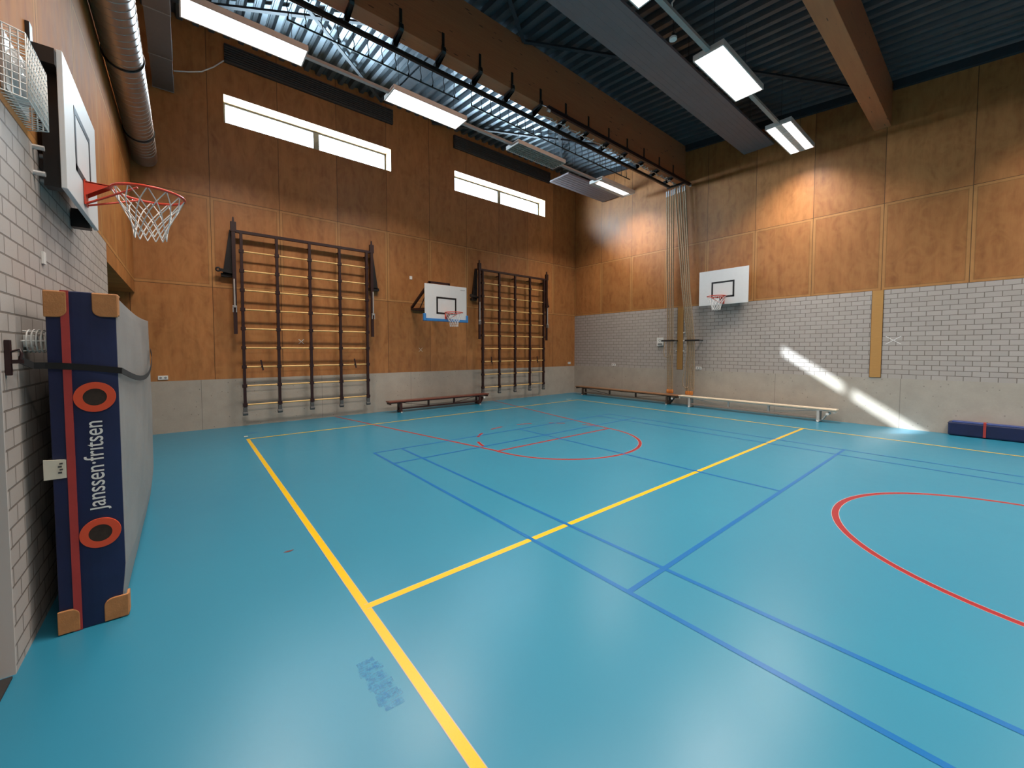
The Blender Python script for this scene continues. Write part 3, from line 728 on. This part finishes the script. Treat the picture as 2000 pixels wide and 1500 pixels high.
def ex_c(r, L, lbox, z0, z1):      # close to the wall: dark channel brackets
    m = MB()
    lbox(m, -0.52, -0.42, -0.115, -0.028, z0 + 0.02, z1 - 0.03); m.build('bracket', blackm, r)
    lbox(MB(), 0.40, 0.50, -0.135, -0.028, z0 - 0.03, z0 + 0.12).build('bracket', blackm, r)
    m = MB(); lbox(m, -0.64, -0.52, -0.139, -0.028, z1 - 0.12, z1 - 0.02); lbox(m, -0.67, -0.61, -0.139, -0.12, z1 - 0.16, z1 + 0.08); m.build('bracket', blackm, r)
    m = MB()
    for u in (-0.62, -0.46): 
        for z in (z1 - 0.07, z0 + 0.22, z0 + 0.06): m.cyl(L(u, -0.145, z), L(u, -0.09, z), 0.016, 8)
    m.build('bolt', silver, r)
def ex_b(r, L, lbox, z0, z1):
    m = MB()
    for u in (-0.4, 0.4): lbox(m, u - 0.03, u + 0.03, -0.10, -0.028, z0 + 0.05, z1 - 0.05); lbox(m, u - .03, u + .03, -0.248, -0.10, z0 + 0.15, z0 + 0.2); lbox(m, u - .03, u + .03, -0.248, -0.10, z1 - .2, z1 - .15)
    m.build('bracket', blackm, r)
def ex_a(r, L, lbox, z0, z1):
    D = YA - 2.96
    for u in (-0.47, 0.10):
        m = MB(); yb = -0.05
        m.bar(L(u, -D + 0.005, z0 + 0.36), L(u, yb, z0 + 0.30), 0.05, 0.05).bar(L(u, -D + 0.01, z0 + 0.40), L(u, yb - 0.02, z1 + 0.02), 0.06, 0.05).bar(L(u, yb, z0 + 0.1), L(u, yb, z1 + 0.06), 0.05, 0.04, up=(0, 1, 0))
        m.bar(L(u, -D * 0.55, z0 + 0.34), L(u, yb - .03, z1 - 0.1), 0.02, 0.02)
        m.build('support_arm', maroon, r)
    m = MB(); m.bar(L(-0.47, -D + 0.03, z0 + 0.36), L(0.10, -D + .03, z0 + 0.36), 0.05, 0.06).bar(L(-0.50, -0.05, z1 + 0.045), L(0.12, -0.05, z1 + 0.045), 0.04, 0.05)
    m.bar(L(-0.47, -D + .1, z0 + .36), L(0.1, -.08, z0 + .31), .02, .02)
    m.build('cross_bar', maroon, r)
    m = MB(); lbox(m, -0.665, -0.60, -0.05, 0.02, z0 - 0.02, z0 + 0.17); lbox(m, 0.60, 0.665, -0.05, 0.02, z0 - 0.02, z0 + 0.17); lbox(m, -0.60, 0.60, -0.05, 0.02, z0 - 0.02, z0 + 0.05)
    m.build('edge_padding', bluepad, r, bevel=0.01)
    m = MB()
    for k in range(7): lbox(m, 0.43 + k * 0.022, 0.446 + k * 0.022, 0.0005, 0.002, z1 - 0.09, z1 - 0.082 + 0.004 * (k % 2))
    m.build('printed_mark', markbk, r)
goal('basketball hoop on the left wall in the foreground beside the round wire cage', (-2.86, -1.77, 3.14), 1.20, 0.875, 'x', 1, 2.93, 0.37, ex_c)
goal('basketball hoop with blue padded lower edge between the two climbing frames', (3.055, 2.96, 2.875), 1.25, 0.93, 'y', -1, 2.60, 0.37, ex_a)
goal('basketball hoop on the right wall beside the hanging ropes', (9.06, -1.49, 3.37), 1.28, 0.95, 'x', -1, 3.08, 0.37, ex_b)

# ------------------------------------------------------------------ benches
def bench(a, b, wdir, topm, framm, label, wide=0.24, two=False, rail_m=None):
    """a,b: ends of the bench top centre line on the floor; wdir unused for axis"""
    a, b = Vector((*a, 0)), Vector((*b, 0)); d = (b - a).normalized(); n = Vector((-d.y, d.x, 0)); L = (b - a).length
    r = thing('gym_bench', label, 'bench', (a + b) / 2, 'long low gym benches')
    def P(s, o, z): q = a + d * s + n * o; return (q.x, q.y, z)
    if two:
        MB().bar(P(0, -wide / 4 - .005, .30), P(L, -wide / 4 - .005, .30), wide / 2 - .02, 0.03).build('seat', topm, r, bevel=.004)
        MB().bar(P(0, wide / 4 + .005, .30), P(L, wide / 4 + .005, .30), wide / 2 - .02, 0.03).build('seat', topm, r, bevel=.004)
        MB().bar(P(0.02, 0, .27), P(L - .02, 0, .27), wide - .04, 0.02).build('frame', framm, r)
    else:
        MB().bar(P(0, 0, .295), P(L, 0, .295), wide, 0.035).build('seat', topm, r, bevel=.005)
        MB().bar(P(0.02, 0, .265), P(L - .02, 0, .265), wide * .75, 0.025).build('frame', framm, r)
    MB().bar(P(.33, 0, .095), P(L - .33, 0, .095), 0.07, 0.035).build('balance_beam', rail_m or framm, r, bevel=.004)
    for s in (0.33, L - 0.33):
        m = MB()
        for o in (-wide / 2 + .03, wide / 2 - .03): m.bar(P(s, o, 0.015), P(s, o * 0.9, .26), 0.05, 0.05, up=d)
        m.bar(P(s, -wide / 2, 0.035), P(s, wide / 2, 0.035), 0.06, 0.04).bar(P(s, -wide / 2 + .02, .24), P(s, wide / 2 - .02, .24), .05, .04)
        m.build('leg', framm if not two else lightb, r)
        MB().cyl(P(s - .02, -wide / 2 - .0, .012), P(s + .02, -wide / 2 - .0, .012), 0.012, 8).cyl(P(s - .02, wide / 2, .012), P(s + .02, wide / 2, .012), 0.012, 8).build('rubber_foot', whitep, r)
    for s in (L * .37, L * .63): MB().bar(P(s, 0, .11), P(s, 0, .26), 0.05, 0.04, up=d).build('post', framm, r)
    for s0, s1 in ((0.38, L * .36), (L - .38, L * .64)): MB().bar(P(s0, 0, .25), P(s1, 0, .12), 0.018, 0.012).build('tie_rod', framm, r)
    for s in (L - 0.16,):
        MB().cyl(P(s, -.11, .20), P(s, -.08, .20), 0.03, 14).cyl(P(s, .08, .20), P(s, .11, .20), 0.03, 14).build('wheel', whitep, r)
        MB().bar(P(s, 0, .22), P(s - .1, 0, .06), .16, .02).build('wheel_bracket', framm, r)
    for s in (0.04, L - .04): MB().bar(P(s, -wide * .42, .245), P(s, wide * .42, .245), 0.04, 0.035).build('end_hook', framm, r)
    return r
bench((1.72, 3.69), (4.88, 3.69), 0, redwood, plain('dark_red_wood', (0.045, 0.012, 0.010), 0.35, 0, .2), 'red varnished gym bench standing below the blue-edged basketball hoop')
bench((9.0, 3.62), (9.0, -0.33), 0, brnwood, plain('brown_frame', (0.07, 0.045, 0.03), 0.45, 0, .2), 'brown gym bench reaching into the far room corner', rail_m=plain('taupe_beam', (0.20, 0.15, 0.11), .5))
bench((9.0, -0.37), (9.0, -4.05), 0, cream, lightb, 'white and cream slatted gym bench against the right wall', two=True, rail_m=plain('pinkish_beam', (0.40, 0.30, 0.25), .45))

# ------------------------------------------------------------------ thick crash mat on its side at the left
cm = thing('crash_mat', 'tall navy and grey crash mat standing on edge against the left brick wall', 'gym mat', (-2.76, -1.55, 0))
X0, X1, Y0, Y1, Z1 = -2.895, -2.61, -2.87, -0.15, 1.975
def matgrid():
    """soft block: bulging grey front, slightly slumped"""
    nx, ny, nz = 8, 40, 30; V = {}; verts = []; faces = []; mi = []
    def pt(i, j, k):
        u, v, w = i / nx, j / ny, k / nz
        x = X0 + (X1 - X0) * u; y = Y0 + (Y1 - Y0) * v; z = Z1 * w
        bul = math.sin(PI * v) ** 0.6 * math.sin(PI * min(1, max(0, w))) ** 0.6
        wr = 0.010 * math.sin(9 * v + 5 * w) * math.sin(7 * w + 2) + 0.006 * math.sin(23 * v - 11 * w)
        if u > 0.999: x += 0.035 * bul + wr * bul - 0.03 * max(0, 0.16 - w) / 0.16
        z += -0.03 * math.sin(PI * v) * w + 0.012 * math.sin(PI * u) * w
        lean = -0.03 * (1 - w); 
        return (x + 0.05 * (w * 0.0) , y + 0.012 * math.sin(PI * u) * (-1 if v < 0.5 else 1) * (1 if v in (0, 1) else 0), max(z, 0))
    def vid(i, j, k):
        if (i, j, k) not in V: V[(i, j, k)] = len(verts); verts.append(pt(i, j, k))
        return V[(i, j, k)]
    for j in range(ny):
        for k in range(nz):
            faces.append((vid(nx, j, k), vid(nx, j + 1, k), vid(nx, j + 1, k + 1), vid(nx, j, k + 1))); mi.append(1)
            faces.append((vid(0, j, k), vid(0, j, k + 1), vid(0, j + 1, k + 1), vid(0, j + 1, k))); mi.append(1)
    for i in range(nx):
        for k in range(nz):
            faces.append((vid(i, 0, k), vid(i + 1, 0, k), vid(i + 1, 0, k + 1), vid(i, 0, k + 1))); mi.append(0)
            faces.append((vid(i, ny, k), vid(i, ny, k + 1), vid(i + 1, ny, k + 1), vid(i + 1, ny, k))); mi.append(0)
        for j in range(ny):
            faces.append((vid(i, j, nz), vid(i + 1, j, nz), vid(i + 1, j + 1, nz), vid(i, j + 1, nz))); mi.append(0)
            faces.append((vid(i, j, 0), vid(i, j + 1, 0), vid(i + 1, j + 1, 0), vid(i + 1, j, 0))); mi.append(0)
    m = MB(); m.v = verts; m.f = [list(f) for f in faces]; m.mi = mi; m.sm = [False] * len(faces); return m
mb = matgrid(); mo = mb.build('cover', [navy, greyv], cm, bevel=0.012, seg=3)
YF = Y0 - 0.014
def rrect(x0, z0, x1, z1, r, corners):
    P = []
    for (cx, cz, a0, key) in ((x1 - r, z1 - r, 0, 'tr'), (x0 + r, z1 - r, 90, 'tl'), (x0 + r, z0 + r, 180, 'bl'), (x1 - r, z0 + r, 270, 'br')):
        if key in corners:
            for k in range(7): a = math.radians(a0 + 15 * k); P.append((cx + r * math.cos(a), cz + r * math.sin(a)))
        else: P.append({'tr': (x1, z1), 'tl': (x0, z1), 'bl': (x0, z0), 'br': (x1, z0)}[key])
    return P
for (a, b, c, d_, cr, lab) in ((X0 - .004, X0 + 0.085, Z1 - 0.14, Z1 + 0.006, ('br',), 1), (X1 - 0.10, X1 + 0.008, Z1 - 0.13, Z1 + 0.006, ('bl',), 2), (X0 - .004, X0 + .085, 0.006, 0.14, ('tr',), 3), (X1 - .10, X1 + .006, 0.006, 0.14, ('tl',), 4)):
    m = MB(); m.prism([(p[0], p[1]) for p in rrect(a, c, b, d_, 0.04, cr)], YF - 0.006, YF + 0.010, 'y')
    zc = (c + d_) / 2
    if c > 1: m.box(a, YF, d_ - 0.006, b, Y0 + 0.12, d_ + 0.004)
    if lab in (2, 4): m.box(X1 - 0.004, YF, c + 0.01, X1 + 0.010, Y0 + 0.055, d_)
    m.build('corner_patch', tan, cm, bevel=0.004)
MB().box(-2.835, YF - 0.004, 0.003, -2.802, YF + 0.01, Z1 + 0.010).box(-2.835, YF, Z1 + 0.006, -2.802, Y1, Z1 + 0.014).build('red_stripe', redst, cm)
for z in (1.372, 0.556):
    xr = -2.712; m = MB(); n = 40
    pts = [(xr + r * math.cos(2 * PI * i / n), z + r * math.sin(2 * PI * i / n)) for r in (0.088, 0.050) for i in range(n)]
    v = [(p[0], YF - 0.006, p[1]) for p in pts]; f = [(i, (i + 1) % n, n + (i + 1) % n, n + i) for i in range(n)]
    m.add(v, f)
    v2 = [(p[0], YF + 0.006, p[1]) for p in pts[:n]]; m.add(v[:n] + v2, [(i, (i + 1) % n, n + (i + 1) % n, n + i) for i in range(n)])
    vr = m.build('vent_ring', redor, cm)
    MB().prism([(xr + 0.052 * math.cos(2 * PI * i / n), z + 0.052 * math.sin(2 * PI * i / n)) for i in range(n)], YF - 0.004, YF + 0.004, 'y').build('vent_mesh', meshm, vr)
# lettering on the navy end
cu = bpy.data.curves.new('logo', 'FONT'); cu.body = '\u0237anssen\u00b7fr\u0131tsen'; cu.size = 0.105; cu.align_x = 'CENTER'; cu.align_y = 'CENTER'; cu.extrude = 0.0008; cu.offset = 0.0004
to = bpy.data.objects.new('logo_tmp', cu); COL.objects.link(to)
bpy.context.view_layer.update(); dg = bpy.context.evaluated_depsgraph_get()
me = bpy.data.meshes.new_from_object(to.evaluated_get(dg)); COL.objects.unlink(to); bpy.data.objects.remove(to)
xs = [v.co.x for v in me.vertices]; wtxt = max(xs) - min(xs)
for v in me.vertices:
    tx, ty, tz = v.co.x * 0.535 / wtxt, v.co.y * 0.535 / wtxt, v.co.z
    v.co = Vector((-2.722 - ty * 1.25, YF - 0.003 - tz, 0.965 + tx))
me.materials.clear(); me.materials.append(markwh)
lo = bpy.data.objects.new('lettering', me); COL.objects.link(lo); lo.parent = cm; lo.matrix_parent_inverse = Matrix.Translation(-cm.location); lo['label'] = 'white lettering reading upwards'
lb = MB(); lb.prism([(-2.925, 0.915), (-2.838, 0.915), (-2.838, 1.02), (-2.925, 1.03)], YF - 0.004, YF + 0.008, 'y')
lbo = lb.build('care_label', labelm, cm)
m = MB()
for k in range(4): m.box(-2.87 + .006 * (k % 2), YF - 0.006, 0.945 + k * 0.017, -2.855 + .004 * (k % 2), YF - 0.003, 0.954 + k * 0.017)
m.build('print', inkm, lbo)
# strap
st = thing('strap', 'black strap wrapped round the crash mat and hooked to the wall anchor', 'strap', (-2.98, -3.1, 1.6))
def ribbon(pts, w, t=0.004):
    m = MB()
    for a, b in zip(pts[:-1], pts[1:]):
        m.bar(a, b, t, w, up=(0, 0, 1)) if abs(Vector(b)[1] - Vector(a)[1]) > abs(Vector(b)[0] - Vector(a)[0]) else m.bar(a, b, t, w, up=(0, 0, 1))
    return m
pts = [(-2.96, -3.05, 1.60), (-2.94, -2.90, 1.563)]
for k in range(8): u = k / 7; pts.append((X0 - .005 + (X1 - X0 + .02) * u, Y0 - 0.022 + .003, 1.562 - 0.035 * u + .004 * math.sin(4 * u)))
for k in range(1, 13):
    u = k / 12; yy = Y0 + (Y1 - Y0) * u * 0.98; sag = -0.16 * math.sin(PI * u) ** 0.8 * (1 - 0.1 * u); pts.append((X1 + 0.014 + 0.045 * math.sin(PI * u) ** .6, yy, 1.527 + sag + 0.12 * u))
ribbon(pts, 0.036).build('webbing', strapm, st)
MB().box(XC + 0.002, -3.085, 1.52, XC + 0.02, -3.055, 1.70).box(XC + .01, -3.08, 1.58, XC + .06, -3.06, 1.60).tube([(XC + .02, -3.07, 1.64), (XC + .05, -3.07, 1.655), (XC + .055, -3.07, 1.63), (XC + .045, -3.07, 1.585)], .006, 6).build('anchor', maroon, st)

# low mat against the right wall
lm = thing('gym_mat', 'flat navy gym mat lying at the foot of the right wall', 'gym mat', (9.22, -6.7, 0))
MB().box(9.15, -7.70, 0.004, XB - 0.005, -5.72, 0.27).build('cover', navy, lm, bevel=0.035, seg=4)
MB().box(9.155, -7.66, 0.255, XB - .01, -5.77, 0.284).build('top_band', navy2, lm, bevel=0.01)
MB().box(9.142, -6.20, 0.02, 9.152, -6.165, 0.265).box(9.15, -6.20, 0.262, XB - .01, -6.165, 0.290).build('red_stripe', redst, lm)

# ------------------------------------------------------------------ wall cages, boxes, sockets
cg = thing('wire_cage', 'white wire cage over a round glass wall lamp above the brick courses', 'cage', (XC, -2.75, 3.15))
yc0, yc1, zc0, zc1, xd = -3.0, -2.49, 2.98, 3.32, 0.095
m = MB()
for k in range(10):
    z = zc0 + (zc1 - zc0) * k / 9; m.tube([(XC + .004, yc0, z), (XC + xd, yc0 + .05, z), (XC + xd, yc1 - .05, z), (XC + .004, yc1, z)], 0.0035, 5)
for k in range(13):
    y = yc0 + .05 + (yc1 - yc0 - .1) * k / 12; m.tube([(XC + .004, y, zc0), (XC + xd, y, zc0 + .0), (XC + xd, y, zc1), (XC + .004, y, zc1)], 0.0035, 5)
for yy in (yc0, yc1):
    for k in (1, 2, 3): m.cyl((XC + xd * k / 4, yy + (.05 * k / 4 if yy == yc0 else -.05 * k / 4), zc0), (XC + xd * k / 4, yy + (.05 * k / 4 if yy == yc0 else -.05 * k / 4), zc1), 0.0035, 5)
m.build('wires', whitep, cg)
lamp = thing('wall_lamp', 'oval glass bulkhead lamp inside the white wire cage', 'lamp', (XC, -2.72, 3.17))
MB().box(XC + .001, -2.93, 3.02, XC + .02, -2.53, 3.31).build('backplate', alum, lamp)
m = MB(); rings = []
for j in range(7):
    t = j / 6 * PI / 2; rings.append((0.18 * math.cos(t), 0.13 * math.cos(t), 0.06 * math.sin(t)))
n = 32; V = [(XC + .02 + o, -2.73 + a * math.cos(2 * PI * i / n), 3.165 + b * math.sin(2 * PI * i / n)) for a, b, o in rings for i in range(n)]
m.add(V, [(j * n + i, j * n + (i + 1) % n, (j + 1) * n + (i + 1) % n, (j + 1) * n + i) for j in range(6) for i in range(n)], 0, True); m.build('dome', opal, lamp)
cg2 = thing('wire_cage', 'small white wire basket on the brick wall beside the crash mat', 'cage', (XC, -2.75, 1.70))
m = MB()
for k in range(6):
    x = XC + .02 + k * .018; rr = 0.065 if k < 5 else .05
    m.tube([(x, -2.74 + rr * 1.1 * math.cos(2 * PI * i / 16), 1.70 + rr * math.sin(2 * PI * i / 16)) for i in range(16)], 0.004, 5, closed=True)
for i in range(6):
    a = 2 * PI * i / 6; m.cyl((XC + .001, -2.74 + .072 * math.cos(a), 1.70 + .065 * math.sin(a)), (XC + .11, -2.74 + .06 * math.cos(a), 1.70 + .055 * math.sin(a)), .004, 5)
m.build('wires', whitep, cg2)
MB().box(XC + .001, -2.78, 1.665, XC + .045, -2.70, 1.735).build('thermostat', whitep, cg2, bevel=.004)
tag(MB().box(XC + .001, -2.31, 2.21, XC + .012, -2.25, 2.29).build('wall_plate', whitep), 'small white blank plate on the left brick wall above the mat', 'plate')
def socket(p, axis, label):
    s = thing('power_socket', label, 'socket', p, 'white double wall sockets'); x, y, z = p
    if axis == 'y': MB().box(x - .075, y - .012, z - .04, x + .075, y, z + .04).build('plate', whitep, s, bevel=.003); bx = lambda u: MB().cyl((x + u, y - .0135, z), (x + u, y - .011, z), .022, 16)
    else: MB().box(x - .012, y - .085, z - .04, x, y + .085, z + .04).build('plate', whitep, s, bevel=.003); bx = lambda u: MB().cyl((x - .0135, y + u, z), (x - .011, y + u, z), .022, 16)
    for u in (-.036, .036): bx(u).build('outlet', plain('socket_grey', (0.28, 0.29, 0.30), .5), s)
socket((-2.64, YA - .001, 1.10), 'y', 'white double socket on the plywood above the concrete, beside the crash mat')
socket((9.02, YA - .001, 1.15), 'y', 'white double socket on the plywood close to the far corner')
socket((XB - .001, 2.23, 1.13), 'x', 'white double socket at the brick foot left of the ropes')
socket((XB - .001, -0.76, 1.12), 'x', 'white double socket at the brick foot right of the ropes')
ls = MB().box(2.53, YA - .014, 3.59, 2.61, YA - .001, 3.68); tag(ls.build('wall_sensor', whitep, bevel=.004), 'small white square sensor high on the plywood left of the blue-edged hoop', 'sensor')
wbx = thing('wall_box', 'white wall box with a round dial on the brick left of the ropes', 'box', (XB, 0.47, 1.9))
MB().box(XB - .03, 0.36, 1.78, XB - .001, 0.58, 2.04).build('casing', whitep, wbx, bevel=.004)
MB().ring((XB - .032, 0.48, 1.95), .03, .006, 'x', 20, 6).box(XB - .033, 0.39, 1.80, XB - .03, 0.55, 1.86).build('dial', plain('dial_grey', (0.2, 0.2, 0.2), .5), wbx)
def cross(p, s, axis, label, mt):
    x, y, z = p; m = MB()
    for a in (-1, 1):
        if axis == 'y': m.bar((x - s, y, z - a * s), (x + s, y, z + a * s), .012, .002, up=(0, 1, 0))
        else: m.bar((x, y - s, z - a * s * .7), (x, y + s, z + a * s * .7), .012, .002, up=(1, 0, 0))
    tag(m.build('tape_cross', mt), label, 'mark', 'tape crosses on the walls')
cross((-0.19, YA - .002, 1.84), .055, 'y', 'white tape cross on the plywood behind the left climbing frame', markwh)
cross((2.85, YA - .002, 1.65), .055, 'y', 'faint tape cross on the plywood below the blue-edged hoop', tapem)
cross((XB - .002, -4.88, 1.86), .12, 'x', 'faint white cross on the brick right of the tall upright board', markwh)

# wall grilles above the windows
for (a, b, lab) in ((-1.52, 2.08, 'dark ribbed grille above the left high window'), (3.95, 7.9, 'dark ribbed grille above the right high window')):
    g = thing('wall_grille', lab, 'grille', ((a + b) / 2, YA, 7.75), 'dark ribbed grilles above the windows'); m = MB()
    z0 = 7.58; n = 8
    for k in range(n): m.box(a, YA - .085, z0 + k * .047, b, YA - .055, z0 + k * .047 + .026)
    m.build('slats', darkgr, g)
    MB().box(a, YA - .055, z0, b, YA - .002, z0 + n * .047 - .01).build('backing', plain('grille_backing_grey', (0.02, 0.02, 0.02), .7), g)  # near-black backing sheet behind the slats
# ducts at the left wall
dd = thing('round_duct', 'large round spiral steel duct running along the top of the left wall', 'duct', (-2.80, 0, 5.5))
cx_, cz_, R_ = -2.795, 5.30, 0.185
MB().tube([(cx_, YE + .3, cz_), (cx_, YA - 0.32, cz_), (cx_, YA - .17, cz_ - .02), (cx_, YA - .06, cz_ - .05)], R_, 40).build('pipe', ductm, dd)
m = MB(); y = -6.0
while y < YA - .35: m.ring((cx_, y, cz_), R_ + .001, .0045, 'y', 28, 5); y += .13
m.build('spiral_seam', ductm, dd)
for y in (-3.3, 0.72, 2.9): 
    c = MB(); c.ring((cx_, y, cz_), R_ + .006, .012, 'y', 40, 6).bar((cx_ - .02, y, cz_ + R_ - .03), (cx_ - .02, y, roof(y) - .004), .03, .004); c.build('clamp', blackm, dd)
rd = thing('flat_duct', 'flat grey brown duct high up between round duct and first light', 'duct', (-2.48, 2, 6.7))
m = MB().box(-2.64, .12, 6.62, -2.34, YA - .05, 6.95); m.build('channel', plain('brown_grey_duct', (0.15, 0.125, 0.11), .5, .2, .1), rd)
m = MB()
for y in (.5, 1.70, 2.89, YA - .07): m.box(-2.65, y, 6.612, -2.33, y + .015, 6.96)
m.build('joint', plain('duct_joint', (0.32, 0.30, 0.28), .4, .3), rd)
tag(MB().tube([(-2.33, YA - .03, 7.05), (-2.1, YA - .03, 7.55 - .42), (-1.9, YA - .03, 7.22), (-1.7, YA - .03, 7.40), (-1.53, YA - .03, 7.60)], .012, 6).build('cable', whitep), 'thin grey cable sagging from the flat duct to the left grille', 'cable')
